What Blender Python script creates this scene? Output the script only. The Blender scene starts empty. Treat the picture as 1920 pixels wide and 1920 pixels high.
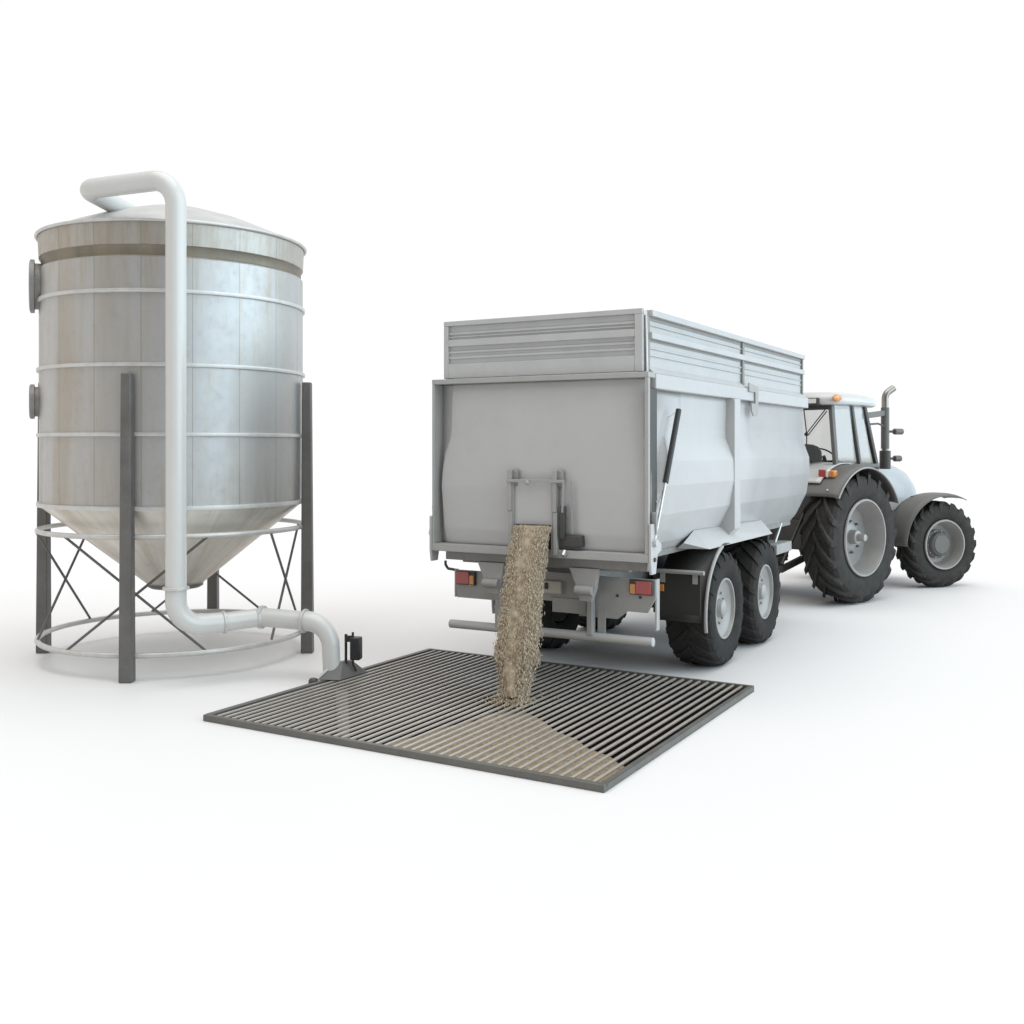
import bpy, bmesh, math, random
from mathutils import Vector, Matrix, noise
random.seed(7)
R = math.radians
PI = math.pi
scene = bpy.context.scene
col = scene.collection

# ------------------------------------------------------------------ materials
def new_mat(name):
    m = bpy.data.materials.new(name); m.use_nodes = True
    nt = m.node_tree
    b = nt.nodes['Principled BSDF']
    return m, nt, b

def mat(name, c, rough=.5, metal=0., var=.12, scale=6., spec=.5, bump=0., bscale=60., stretch=(1, 1, 1), coat=0., rvar=.08, dirt=None, dscale=1.6, damt=.4):
    """painted / bare surface with a faint mottled variation and an optional dirt colour"""
    m, nt, b = new_mat(name)
    N, Lk = nt.nodes, nt.links
    tc = N.new('ShaderNodeTexCoord'); mp = N.new('ShaderNodeMapping')
    mp.inputs['Scale'].default_value = stretch
    Lk.new(tc.outputs['Object'], mp.inputs['Vector'])
    n1 = N.new('ShaderNodeTexNoise'); n1.inputs['Scale'].default_value = scale; n1.inputs['Detail'].default_value = 6
    n1.inputs['Roughness'].default_value = .65
    Lk.new(mp.outputs['Vector'], n1.inputs['Vector'])
    mx = N.new('ShaderNodeMix'); mx.data_type = 'RGBA'
    lo = [max(0, v * (1 - var)) for v in c]; hi = [min(1, v * (1 + var)) for v in c]
    mx.inputs[6].default_value = (*lo, 1); mx.inputs[7].default_value = (*hi, 1)
    mr = N.new('ShaderNodeMapRange'); mr.inputs[1].default_value = .3; mr.inputs[2].default_value = .7
    Lk.new(n1.outputs['Fac'], mr.inputs[0]); Lk.new(mr.outputs[0], mx.inputs[0])
    out = mx.outputs[2]
    if dirt:
        n2 = N.new('ShaderNodeTexNoise'); n2.inputs['Scale'].default_value = dscale; n2.inputs['Detail'].default_value = 9
        n2.inputs['Roughness'].default_value = .7
        Lk.new(mp.outputs['Vector'], n2.inputs['Vector'])
        m2 = N.new('ShaderNodeMapRange'); m2.inputs[1].default_value = .52; m2.inputs[2].default_value = .75
        m2.inputs[4].default_value = damt
        Lk.new(n2.outputs['Fac'], m2.inputs[0])
        mx2 = N.new('ShaderNodeMix'); mx2.data_type = 'RGBA'; mx2.inputs[7].default_value = (*dirt, 1)
        Lk.new(m2.outputs[0], mx2.inputs[0]); Lk.new(out, mx2.inputs[6]); out = mx2.outputs[2]
    Lk.new(out, b.inputs['Base Color'])
    rr = N.new('ShaderNodeMapRange'); rr.inputs[3].default_value = max(.03, rough - rvar); rr.inputs[4].default_value = min(1, rough + rvar)
    Lk.new(n1.outputs['Fac'], rr.inputs[0]); Lk.new(rr.outputs[0], b.inputs['Roughness'])
    b.inputs['Metallic'].default_value = metal
    b.inputs['Specular IOR Level'].default_value = spec
    b.inputs['Coat Weight'].default_value = coat
    if bump:
        nb = N.new('ShaderNodeTexNoise'); nb.inputs['Scale'].default_value = bscale; nb.inputs['Detail'].default_value = 4
        Lk.new(mp.outputs['Vector'], nb.inputs['Vector'])
        bp = N.new('ShaderNodeBump'); bp.inputs['Strength'].default_value = bump; bp.inputs['Distance'].default_value = .01
        Lk.new(nb.outputs['Fac'], bp.inputs['Height']); Lk.new(bp.outputs['Normal'], b.inputs['Normal'])
    return m

def silo_mat(name, base, warm, seams=True, tan=.45):
    """weathered sheet steel: upright sheets with seams, each of its own tone, with run-off streaks"""
    m, nt, b = new_mat(name)
    N, Lk = nt.nodes, nt.links
    def math_(op, a, bb=None, c=None):
        n = N.new('ShaderNodeMath'); n.operation = op
        for i, v in enumerate((a, bb, c)):
            if v is None: continue
            if isinstance(v, (int, float)): n.inputs[i].default_value = v
            else: Lk.new(v, n.inputs[i])
        return n.outputs[0]
    def rng(v, a, bb, c=0., d=1.):
        n = N.new('ShaderNodeMapRange')
        for i, x in zip((1, 2, 3, 4), (a, bb, c, d)): n.inputs[i].default_value = x
        Lk.new(v, n.inputs[0]); return n.outputs[0]
    def mix(f, a, bb):
        n = N.new('ShaderNodeMix'); n.data_type = 'RGBA'
        if isinstance(f, (int, float)): n.inputs[0].default_value = f
        else: Lk.new(f, n.inputs[0])
        for i, v in ((6, a), (7, bb)):
            if isinstance(v, tuple): n.inputs[i].default_value = (*v, 1)
            else: Lk.new(v, n.inputs[i])
        return n.outputs[2]
    tc = N.new('ShaderNodeTexCoord'); sp = N.new('ShaderNodeSeparateXYZ')
    Lk.new(tc.outputs['Object'], sp.inputs[0])
    az = math_('ARCTAN2', sp.outputs[1], sp.outputs[0])
    u = math_('MULTIPLY_ADD', az, 18 / (2 * PI), 40.28)
    cell = math_('FLOOR', u); fr = math_('FRACT', u)
    wn = N.new('ShaderNodeTexWhiteNoise'); wn.noise_dimensions = '1D'; Lk.new(cell, wn.inputs['W'])
    cv = N.new('ShaderNodeCombineXYZ')
    Lk.new(math_('MULTIPLY', az, 3.2), cv.inputs[0]); Lk.new(math_('MULTIPLY', sp.outputs[2], .22), cv.inputs[1])
    st = N.new('ShaderNodeTexNoise'); st.inputs['Scale'].default_value = 5; st.inputs['Detail'].default_value = 8; st.inputs['Roughness'].default_value = .7
    Lk.new(cv.outputs[0], st.inputs['Vector'])
    bl = N.new('ShaderNodeTexNoise'); bl.inputs['Scale'].default_value = 1.7; bl.inputs['Detail'].default_value = 8
    Lk.new(tc.outputs['Object'], bl.inputs['Vector'])
    fine = N.new('ShaderNodeTexNoise'); fine.inputs['Scale'].default_value = 9; fine.inputs['Detail'].default_value = 8; fine.inputs['Roughness'].default_value = .75
    Lk.new(tc.outputs['Object'], fine.inputs['Vector'])
    c = mix(rng(st.outputs['Fac'], .35, .75, 0, .8), base, warm)
    dark = tuple(v * .62 for v in base)
    c = mix(rng(wn.outputs['Value'], 0, 1, 0, .28), c, dark)
    c = mix(rng(fine.outputs['Fac'], .55, .78, 0, .32), c, tuple(v * .6 for v in warm))
    # rusty run-offs that start above and thin out, only in patches
    rs = math_('MULTIPLY', rng(st.outputs['Fac'], .56, .74), rng(bl.outputs['Fac'], .46, .62))
    c = mix(math_('MULTIPLY', rs, .6), c, (.36, .265, .165))
    tn = N.new('ShaderNodeTexNoise'); tn.inputs['Scale'].default_value = .9; tn.inputs['Detail'].default_value = 7
    Lk.new(cv.outputs[0], tn.inputs['Vector'])
    tf = math_('MULTIPLY', rng(tn.outputs['Fac'], .44, .62), rng(sp.outputs[0], .6, -.5, .45, 1))
    c = mix(math_('MULTIPLY', tf, tan), c, (.36, .30, .225))
    gr = math_('MULTIPLY', rng(sp.outputs[2], 1.70, 2.15, 1, 0), rng(st.outputs['Fac'], .42, .62))
    gr2 = math_('MULTIPLY', rng(sp.outputs[2], 4.22, 3.75, 1, 0), rng(st.outputs['Fac'], .46, .66))
    c = mix(math_('MULTIPLY', math_('MAXIMUM', gr, gr2), .28 if seams else 0.), c, (.30, .235, .155))
    if seams:
        d = math_('MINIMUM', fr, math_('SUBTRACT', 1., fr))
        ln = rng(d, .004, .014, 1, 0)
        c = mix(math_('MULTIPLY', ln, .42), c, (.16, .13, .1))
    Lk.new(c, b.inputs['Base Color'])
    b.inputs['Metallic'].default_value = .72
    Lk.new(rng(fine.outputs['Fac'], .3, .7, .40, .56), b.inputs['Roughness'])
    bp = N.new('ShaderNodeBump'); bp.inputs['Strength'].default_value = .12; bp.inputs['Distance'].default_value = .02
    Lk.new(bl.outputs['Fac'], bp.inputs['Height']); Lk.new(bp.outputs['Normal'], b.inputs['Normal'])
    return m

def grain_mat(name, c0, c1, c2, scale):
    m, nt, b = new_mat(name)
    N, Lk = nt.nodes, nt.links
    tc = N.new('ShaderNodeTexCoord')
    n1 = N.new('ShaderNodeTexNoise'); n1.inputs['Scale'].default_value = scale; n1.inputs['Detail'].default_value = 5
    mp = N.new('ShaderNodeMapping'); mp.inputs['Scale'].default_value = (1, 1, .55)
    Lk.new(tc.outputs['Object'], mp.inputs[0]); Lk.new(mp.outputs[0], n1.inputs['Vector'])
    r = N.new('ShaderNodeValToRGB'); e = r.color_ramp.elements
    e[0].position = .34; e[0].color = (*c0, 1); e[1].position = .66; e[1].color = (*c2, 1)
    x = e.new(.5); x.color = (*c1, 1)
    Lk.new(n1.outputs['Fac'], r.inputs[0]); Lk.new(r.outputs[0], b.inputs['Base Color'])
    b.inputs['Roughness'].default_value = .9; b.inputs['Specular IOR Level'].default_value = .15
    return m

def glass_mat():
    m, nt, b = new_mat('cab_glass')
    N, Lk = nt.nodes, nt.links
    tr = N.new('ShaderNodeBsdfTransparent'); tr.inputs[0].default_value = (.78, .785, .78, 1)
    gl = N.new('ShaderNodeBsdfGlossy'); gl.inputs['Roughness'].default_value = .04
    fr = N.new('ShaderNodeLayerWeight'); fr.inputs[0].default_value = .25
    mr = N.new('ShaderNodeMapRange'); mr.inputs[3].default_value = .05; mr.inputs[4].default_value = .22
    mx = N.new('ShaderNodeMixShader')
    Lk.new(fr.outputs['Fresnel'], mr.inputs[0]); Lk.new(mr.outputs[0], mx.inputs[0])
    Lk.new(tr.outputs[0], mx.inputs[1]); Lk.new(gl.outputs[0], mx.inputs[2])
    Lk.new(mx.outputs[0], N['Material Output'].inputs['Surface'])
    return m

M = dict(
    shell=silo_mat('silo_sheet', (.49, .495, .50), (.485, .465, .43), tan=.55),
    collar=silo_mat('silo_collar', (.48, .465, .44), (.40, .365, .315), tan=.7),
    band=silo_mat('silo_shade_band', (.20, .18, .145), (.17, .145, .105), seams=False),  # band colour darkened to carry the shade below the flared collar
    hopper=silo_mat('silo_hopper', (.74, .71, .66), (.58, .52, .43), seams=False),
    roof=mat('silo_roof', (.46, .455, .44), .45, .1, .12, 3, dirt=(.35, .32, .27), damt=.3),
    hoop=mat('silo_hoop', (.55, .54, .52), .4, .4, .1, 8),
    leg=mat('silo_leg', (.125, .118, .11), .5, .1, .15, 5, dirt=(.08, .07, .06)),
    rod=mat('brace_rod', (.12, .115, .11), .5, .2),
    pipe=mat('pipe_paint', (.56, .55, .53), .27, 0, .015, 1.2, coat=.25, rvar=.01),
    flange2=mat('hatch_steel', (.25, .24, .225), .45, .4, .12, 6, dirt=(.18, .15, .12)),
    flange=mat('pipe_flange', (.52, .51, .49), .4, .2, .08),
    trailer=mat('trailer_paint', (.46, .458, .455), .34, .0, .05, 2.2, spec=.45, dirt=(.38, .37, .35), dscale=1.1, damt=.35),
    board=mat('trailer_board', (.46, .463, .46), .42, .0, .06, 3, dirt=(.40, .385, .36), damt=.3),
    gate=mat('gate_frame_paint', (.37, .365, .355), .45, .0, .06, 4, dirt=(.33, .315, .29), damt=.4),
    tframe=mat('trailer_frame', (.34, .335, .325), .5, .0, .08, 4, dirt=(.24, .23, .21), damt=.4),
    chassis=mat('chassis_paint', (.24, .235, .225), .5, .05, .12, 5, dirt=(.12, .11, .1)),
    dark=mat('dark_paint', (.05, .048, .045), .5, .0, .2, 6),
    black=mat('black_plastic', (.018, .018, .018), .45, .0, .2, 8),
    rubber=mat('tyre_rubber', (.030, .0285, .027), .85, 0, .25, 9, spec=.2, bump=.25, bscale=45, dirt=(.085, .08, .072), dscale=3, damt=.35),
    ttyre=mat('tractor_tyre_rubber', (.040, .038, .035), .8, 0, .25, 9, spec=.22, bump=.25, bscale=45, dirt=(.10, .095, .085), dscale=3, damt=.4),
    rim=mat('wheel_rim', (.33, .322, .31), .42, .15, .08, 6, dirt=(.25, .24, .22), damt=.4),
    flap=mat('mudflap_rubber', (.036, .034, .032), .7, 0, .15, 5),
    steel=mat('bright_steel', (.58, .58, .57), .28, .7, .08),
    red=mat('red_lens', (.40, .05, .045), .25, 0, .1, 30, coat=.5),
    amber=mat('amber_lens', (.62, .24, .05), .25, 0, .15, 30, coat=.5),
    white=mat('white_lens', (.75, .75, .72), .2, 0, .06, 30, coat=.5),
    plate=mat('plate_paint', (.50, .48, .42), .5),
    bar=mat('grating_bar', (.35, .315, .28), .3, .0, .14, 7, dirt=(.2, .19, .165), damt=.4),
    rail=mat('grating_rail', (.125, .122, .112), .5, .2, .15, 5),
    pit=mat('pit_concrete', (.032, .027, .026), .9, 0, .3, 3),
    ground=mat('studio_floor', (.695, .688, .688), .6, 0, .004, .5, spec=.2),
    trac=mat('tractor_paint', (.52, .525, .52), .3, 0, .04, 3, coat=.3),
    bonnet=mat('bonnet_paint', (.34, .355, .36), .3, 0, .04, 3, coat=.3),
    fender=mat('fender_plastic', (.125, .122, .114), .5, 0, .08, 4),
    hub=mat('hub_paint', (.13, .125, .12), .5, 0, .12, 6),
    seat=mat('seat_fabric', (.025, .024, .024), .8),
    chrome=mat('exhaust_steel', (.28, .265, .24), .25, .85, .1),
    grain=grain_mat('falling_grain', (.25, .20, .14), (.36, .30, .22), (.45, .38, .29), 22),
    chip=grain_mat('grain_flake', (.35, .28, .20), (.52, .44, .335), (.66, .58, .46), 60),
    heap=grain_mat('heaped_grain', (.27, .212, .14), (.35, .283, .195), (.42, .345, .245), 30),
    glass=glass_mat(),
)

# ------------------------------------------------------------------ mesh builder
class MB:
    def __init__(s): s.v = []; s.f = []
    def add(s, vs, fs):
        o = len(s.v); s.v += [tuple(v) for v in vs]; s.f += [tuple(i + o for i in f) for f in fs]; return s
    def box(s, x0, x1, y0, y1, z0, z1, mtx=None):
        vs = [Vector((x, y, z)) for z in (z0, z1) for y in (y0, y1) for x in (x0, x1)]
        if mtx: vs = [mtx @ v for v in vs]
        return s.add(vs, [(0, 2, 3, 1), (4, 5, 7, 6), (0, 1, 5, 4), (2, 6, 7, 3), (0, 4, 6, 2), (1, 3, 7, 5)])
    def bar(s, a, b, w, h=None, up=(0, 0, 1), w2=None, h2=None):
        a, b = Vector(a), Vector(b); h = h or w; w2 = w2 or w; h2 = h2 or h
        d = (b - a).normalized(); up = Vector(up)
        if abs(d.dot(up)) > .98: up = Vector((0, 1, 0))
        sx = d.cross(up).normalized(); sy = sx.cross(d)
        vs = []
        for p, ww, hh in ((a, w, h), (b, w2, h2)):
            for i, j in ((-1, -1), (1, -1), (1, 1), (-1, 1)): vs.append(p + sx * ww / 2 * i + sy * hh / 2 * j)
        return s.add(vs, [(3, 2, 1, 0), (4, 5, 6, 7), (0, 1, 5, 4), (1, 2, 6, 5), (2, 3, 7, 6), (3, 0, 4, 7)])
    def tube(s, path, r, n=20, caps=True):
        P = [Vector(p) for p in path]
        rs = r if isinstance(r, (list, tuple)) else [r] * len(P)
        T = []
        for i in range(len(P)):
            t = (P[min(i + 1, len(P) - 1)] - P[max(i - 1, 0)]).normalized(); T.append(t)
        x = T[0].orthogonal().normalized()
        vs = []
        for i, p in enumerate(P):
            if i:
                q = T[i - 1].rotation_difference(T[i]); x = q @ x
            x = (x - T[i] * x.dot(T[i])).normalized(); y = T[i].cross(x)
            for k in range(n):
                a = 2 * PI * k / n; vs.append(p + (x * math.cos(a) + y * math.sin(a)) * rs[i])
        fs = []
        for i in range(len(P) - 1):
            for k in range(n):
                a, b = i * n + k, i * n + (k + 1) % n
                fs.append((a, b, b + n, a + n))
        if caps: fs.append(tuple(range(n))[::-1]); fs.append(tuple((len(P) - 1) * n + k for k in range(n)))
        return s.add(vs, fs)
    def lathe(s, prof, n=48, axis='Z', c=(0, 0, 0), a0=0, a1=2 * PI, closed=False):
        """prof: list of (r, h) pairs; axis Z -> h along z, axis X -> h along x"""
        full = abs(a1 - a0 - 2 * PI) < 1e-6
        na = n if full else n + 1
        c = Vector(c); vs = []
        for r, h in prof:
            for k in range(na):
                a = a0 + (a1 - a0) * k / n
                if axis == 'Z': vs.append(c + Vector((r * math.cos(a), r * math.sin(a), h)))
                else: vs.append(c + Vector((h, r * math.cos(a), r * math.sin(a))))
        fs = []; m = len(prof)
        for i in range(m if closed else m - 1):
            j = (i + 1) % m
            for k in range(n):
                k2 = (k + 1) % na
                fs.append((i * na + k, i * na + k2, j * na + k2, j * na + k))
        if closed and not full:
            fs.append(tuple(i * na for i in range(m))); fs.append(tuple(i * na + n for i in range(m))[::-1])
        return s.add(vs, fs)
    def prism(s, pts, a, b, plane='XZ'):
        """extrude a polygon; plane XZ -> along y, YZ -> along x, XY -> along z"""
        vs = []
        for h in (a, b):
            for p, q in pts:
                vs.append((p, h, q) if plane == 'XZ' else (h, p, q) if plane == 'YZ' else (p, q, h))
        n = len(pts)
        fs = [tuple(range(n))[::-1], tuple(range(n, 2 * n))]
        for i in range(n): j = (i + 1) % n; fs.append((i, j, j + n, i + n))
        return s.add(vs, fs)
    def ball(s, c, r, sc=(1, 1, 1), n=12):
        prof = [(max(1e-4, r * math.sin(PI * i / n)), -r * math.cos(PI * i / n)) for i in range(n + 1)]
        m = MB().lathe(prof, n * 2)
        return s.add([Vector(c) + Vector((v[0] * sc[0], v[1] * sc[1], v[2] * sc[2])) for v in m.v], m.f)
    def grid(s, rows):
        n = len(rows[0]); vs = [p for r in rows for p in r]; fs = []
        for i in range(len(rows) - 1):
            for k in range(n - 1): fs.append((i * n + k, i * n + k + 1, (i + 1) * n + k + 1, (i + 1) * n + k))
        return s.add(vs, fs)
    def build(s, name, m, parent=None, bevel=0, solid=0, angle=35, smooth=True, loc=None, rot=None, fixn=True):
        me = bpy.data.meshes.new(name); me.from_pydata([tuple(v) for v in s.v], [], s.f); me.update()
        bm = bmesh.new(); bm.from_mesh(me)
        bmesh.ops.remove_doubles(bm, verts=bm.verts, dist=1e-5)
        if fixn: bmesh.ops.recalc_face_normals(bm, faces=bm.faces)
        bm.to_mesh(me); bm.free()
        if smooth:
            me.polygons.foreach_set('use_smooth', [True] * len(me.polygons)); me.set_sharp_from_angle(angle=R(angle))
        me.materials.append(m)
        o = bpy.data.objects.new(name, me); col.objects.link(o)
        if parent: o.parent = parent
        if loc: o.location = loc
        if rot: o.rotation_euler = rot
        if solid:
            k = o.modifiers.new('solid', 'SOLIDIFY'); k.thickness = solid; k.offset = 0
        if bevel:
            k = o.modifiers.new('bevel', 'BEVEL'); k.width = bevel; k.segments = 2; k.limit_method = 'ANGLE'; k.angle_limit = R(40)
            k.harden_normals = False
        return o

def tag(o, label=None, cat=None, kind=None, group=None):
    if label: o['label'] = label
    if cat: o['category'] = cat
    if kind: o['kind'] = kind
    if group: o['group'] = group
    return o
def empty(name, loc=(0, 0, 0), rz=0, parent=None, rot=None):
    o = bpy.data.objects.new(name, None); col.objects.link(o)
    o.location = loc; o.rotation_euler = rot or (0, 0, rz); o.empty_display_size = .2
    if parent: o.parent = parent
    return o
def dup(o, parent, loc=None, rot=None):
    c = o.copy(); col.objects.link(c); c.parent = parent
    if loc: c.location = loc
    if rot: c.rotation_euler = rot
    for ch in list(o.children): dup(ch, c)
    return c
def fillet(pts, rad, n=10):
    P = [Vector(p) for p in pts]; out = [P[0]]
    rad = rad if isinstance(rad, (list, tuple)) else [rad] * (len(P) - 2)
    for i in range(1, len(P) - 1):
        a = (P[i - 1] - P[i]).normalized(); b = (P[i + 1] - P[i]).normalized()
        ang = a.angle(b); r = rad[i - 1]
        d = r / math.tan(ang / 2)
        d = min(d, (P[i - 1] - P[i]).length * .98, (P[i + 1] - P[i]).length * .98); rr = d * math.tan(ang / 2)
        p0, p1 = P[i] + a * d, P[i] + b * d
        cen = P[i] + (a + b).normalized() * (rr / math.sin(ang / 2))
        u, w = p0 - cen, p1 - cen
        tot = u.angle(w); ax = u.cross(w).normalized()
        for k in range(n + 1): out.append(cen + Matrix.Rotation(tot * k / n, 3, ax) @ u)
    out.append(P[-1]); return out

TH = R(29.8)                               # heading of trailer and grating
U = Vector((math.sin(TH), math.cos(TH), 0)); V = Vector((math.cos(TH), -math.sin(TH), 0))
def st(s, t, z=0): return U * s + V * t + Vector((0, 0, z))

# ------------------------------------------------------------------ ground, pit, grating
S0, S1, T0, T1 = 6.348, 9.718, -6.63, -2.929       # outer edges of the grating
RW = .045
g = MB(); B = 160
o4 = [st(-B, -B), st(-B, B), st(B, B), st(B, -B)]
h4 = [st(S0 + RW, T0 + RW), st(S0 + RW, T1 - RW), st(S1 - RW, T1 - RW), st(S1 - RW, T0 + RW)]
g.add(o4 + h4, [(i, (i + 1) % 4, 4 + (i + 1) % 4, 4 + i) for i in range(4)])
go = g.build('ground', M['ground'], fixn=False)
if go.data.polygons[0].normal.z < 0: go.data.flip_normals()
tag(go, 'seamless white studio floor under the machines', 'ground', 'structure')
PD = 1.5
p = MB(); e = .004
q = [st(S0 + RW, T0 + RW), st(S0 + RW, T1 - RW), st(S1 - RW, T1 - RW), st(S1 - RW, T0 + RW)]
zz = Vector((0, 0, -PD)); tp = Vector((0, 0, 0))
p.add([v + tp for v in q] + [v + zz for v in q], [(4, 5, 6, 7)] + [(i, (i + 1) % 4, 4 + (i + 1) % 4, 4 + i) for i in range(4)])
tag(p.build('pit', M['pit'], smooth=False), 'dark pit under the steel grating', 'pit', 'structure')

gc = st((S0 + S1) / 2, (T0 + T1) / 2)
grate = tag(empty('floor_grating', gc, -TH), 'flat grey steel floor grating with many parallel bars over a dark pit', 'grating')
hx, hy = (T1 - T0) / 2, (S1 - S0) / 2
f = MB(); H = .053
for x0, x1, y0, y1 in ((-hx, hx, -hy, -hy + RW), (-hx, hx, hy - RW, hy), (-hx, -hx + RW, -hy + RW, hy - RW), (hx - RW, hx, -hy + RW, hy - RW)):
    f.box(x0, x1, y0, y1, .001, H)
f.build('frame', M['rail'], grate, bevel=.004)
NB = 43
bm0 = MB().box(-.0115, .0115, -hy + RW, hy - RW, +.032, .049)
b0 = None
for i in range(NB):
    x = -hx + RW + (2 * hx - 2 * RW) * (i + .75) / (NB + .5)
    if b0 is None: b0 = bm0.build('bar', M['bar'], grate, bevel=.003, loc=(x, 0, 0))
    else: dup(b0, grate, (x, 0, 0))

# heap of grain in the pit
ap = st(8.12, -4.62, -.035)
h = MB(); rows = []
for i in range(41):
    r = 2.6 * (i / 40) ** 1.35; row = []
    for k in range(97):
        a = 2 * PI * k / 96
        dx, dy = math.cos(a), math.sin(a)           # dx along V (right), dy along U (away)
        P = ap + V * dx * r + U * dy * r
        off = max(0, abs((math.degrees(a) + 73 + 180) % 360 - 180) - 51 + 5 * noise.noise(P * 3) + 2 * noise.noise(P * 11))
        slope = .15 + 1.0 * (1 - math.exp(-(off / 16) ** 2))
        z = ap.z - slope * (math.sqrt(r * r + .02) - .14) + .02 * noise.noise(P * 4) + .01 * noise.noise(P * 15)
        s_, t_ = P.dot(U), P.dot(V)
        s2 = min(max(s_, S0 + .06), S1 - .06); t2 = min(max(t_, T0 + .06), T1 - .06)
        row.append(st(s2, t2, max(z, -PD + .02)))
    rows.append(row)
h.grid(rows)
hp = h.build('grain_heap', M['heap'], fixn=False, angle=80)
tag(hp, 'cone of pale brown grain heaped in the pit below the grating bars', 'grain heap')

# falling grain: a core sheet of grain wrapped in loose flakes
def stream(z):
    """centre, half width and half depth of the falling grain at height z"""
    k = min(1, max(0, (1.57 - z) / 1.52)); fall = math.sqrt(k)
    s = 8.60 - .10 * fall - .47 * k * 1.0
    t = -4.695 + .12 * k * k
    w = .196 + .010 * math.sin(PI * min(1, k / .9)) - (.05 * (k - .8) / .2 if k > .8 else 0)
    return s, t, w, .06 + .05 * math.sqrt(k)
c = MB(); rows = []
for i in range(90):
    z = 1.572 - 1.46 * i / 89; s, t, w, d = stream(z)
    low = min(1, max(0, (z - .05) / .9))
    row = []
    for k in range(61):
        a = 2 * PI * k / 60
        ca, sa = math.cos(a), math.sin(a)
        ex = (abs(ca) ** .55) * (1 if ca >= 0 else -1); ey = (abs(sa) ** .8) * (1 if sa >= 0 else -1)
        P = Vector((ca * 2.6, sa * 2.6, z * 9))
        fz = .45 + .55 * min(1, (1.572 - z) / .5)
        n = noise.fractal(P, .8, 2.2, 4) * .12 * fz + noise.noise(P * 4.5) * .05
        row.append(st(s + ey * d * (.9 + n * 2.0), t + ex * w * (.70 + n * .6) * (.50 + .50 * min(1, low * 1.5)), z))
    rows.append(row)
rows.append([st(s, t, z - .02)] * 61)
c.grid(rows)
random.seed(3)
def flake(mb, P, l, w_, tilt):
    ax = Vector((random.gauss(0, tilt), random.gauss(0, tilt), 1)).normalized()
    sx = ax.orthogonal().normalized(); sx = Matrix.Rotation(random.uniform(0, 2 * PI), 3, ax) @ sx; sy = ax.cross(sx)
    th = w_ * random.uniform(.35, .7)
    vs = [P + ax * l / 2, P - ax * l / 2, P + sx * w_ / 2, P - sx * w_ / 2, P + sy * th / 2, P - sy * th / 2]
    mb.add(vs, [(0, 2, 4), (0, 4, 3), (0, 3, 5), (0, 5, 2), (1, 4, 2), (1, 3, 4), (1, 5, 3), (1, 2, 5)])
fl = MB()
for i in range(34000):
    z = 1.565 - 1.52 * random.random() ** .95; s, t, w, d = stream(z)
    a = random.uniform(0, 2 * PI); ca, sa = math.cos(a), math.sin(a)
    k = (1.57 - z) / 1.5
    spread = 1 + random.gauss(-.04, .04 + .06 * k) - (.5 * random.random() if k > .8 else 0)
    spread *= random.random() ** .22 if i % 5 < 3 else 1
    if i % 23 == 0: spread *= 1 + .14 * random.random()
    if z < .35 and random.random() < .75 * (.35 - z) / .35: continue
    lump = noise.fractal(Vector((ca * 1.6, sa * 1.6, z * 5.5)), .8, 2.2, 3)
    spread *= 1 + (.05 + .13 * k) * lump
    ex = (abs(ca) ** .55) * (1 if ca >= 0 else -1) * .93 * spread; ey = (abs(sa) ** .8) * (1 if sa >= 0 else -1) * spread
    l = random.uniform(.012, .042); fl_w = random.uniform(.006, .0125)
    flake(fl, st(s + ey * d, t + ex * w, z), l, fl_w, .32)
for i in range(1000):                       # grains bouncing on the bars where the stream lands
    s, t, w, d = stream(.06); a = random.uniform(0, 2 * PI); r = abs(random.gauss(0, .125))
    flake(fl, st(s + math.sin(a) * r, t + math.cos(a) * r, .055 + abs(random.gauss(0, .018))), random.uniform(.01, .02), random.uniform(.006, .013), 2)
nc = len(c.v); nf = len(c.f)
c.add(fl.v, fl.f)
so = c.build('falling_grain', M['grain'], fixn=False, angle=50)
so.data.materials.append(M['chip'])
for i, pl in enumerate(so.data.polygons):
    if i >= nf: pl.material_index = 1; pl.use_smooth = False
tag(so, 'stream of pale brown grain falling from the trailer chute onto the grating', 'grain', 'stuff')

# ------------------------------------------------------------------ silo
SX, SY = -3.7745, 11.749
silo = tag(empty('grain_silo', (SX, SY, 0)), 'tall round weathered steel silo with hopper bottom on four dark legs', 'silo')
Z0, ZT = 1.697, 4.553
MB().lathe([(1.398, Z0), (1.40, 2.3), (1.40, 3.2), (1.40, 4.19), (1.385, 4.205)], 128).build('shell', M['shell'], silo, angle=30)
MB().lathe([(1.385, 4.205), (1.378, 4.215), (1.380, 4.275), (1.392, 4.31)], 128).build('band', M['band'], silo)
MB().lathe([(1.392, 4.31), (1.402, 4.315), (1.414, ZT)], 128).build('collar', M['collar'], silo)
def ring(r, z, t): return [(r + t * math.cos(2 * PI * k / 12), z + t * math.sin(2 * PI * k / 12)) for k in range(12)]
MB().lathe(ring(1.428, ZT, .018), 128, closed=True).build('rim', M['hoop'], silo)
for z in (3.857, 3.124, 2.431):
    MB().lathe([(1.39, z - .022), (1.424, z - .018), (1.428, z), (1.424, z + .018), (1.39, z + .022)], 128).build('hoop', M['hoop'], silo)
MB().lathe([(1.38, Z0 - .028), (1.425, Z0 - .025), (1.428, Z0), (1.425, Z0 + .018), (1.38, Z0 + .02)], 128).build('hoop', M['hoop'], silo)
MB().lathe([(1.42, ZT + .005), (1.36, ZT + .03), (1.15, ZT + .125), (.80, ZT + .265), (.40, 4.935), (.15, 4.972), (.001, 4.978)], 96).build('roof', M['roof'], silo)
MB().lathe([(1.385, Z0 - .026), (.34, .82), (.26, .757)], 96).build('hopper', M['hopper'], silo, solid=.006)
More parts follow.
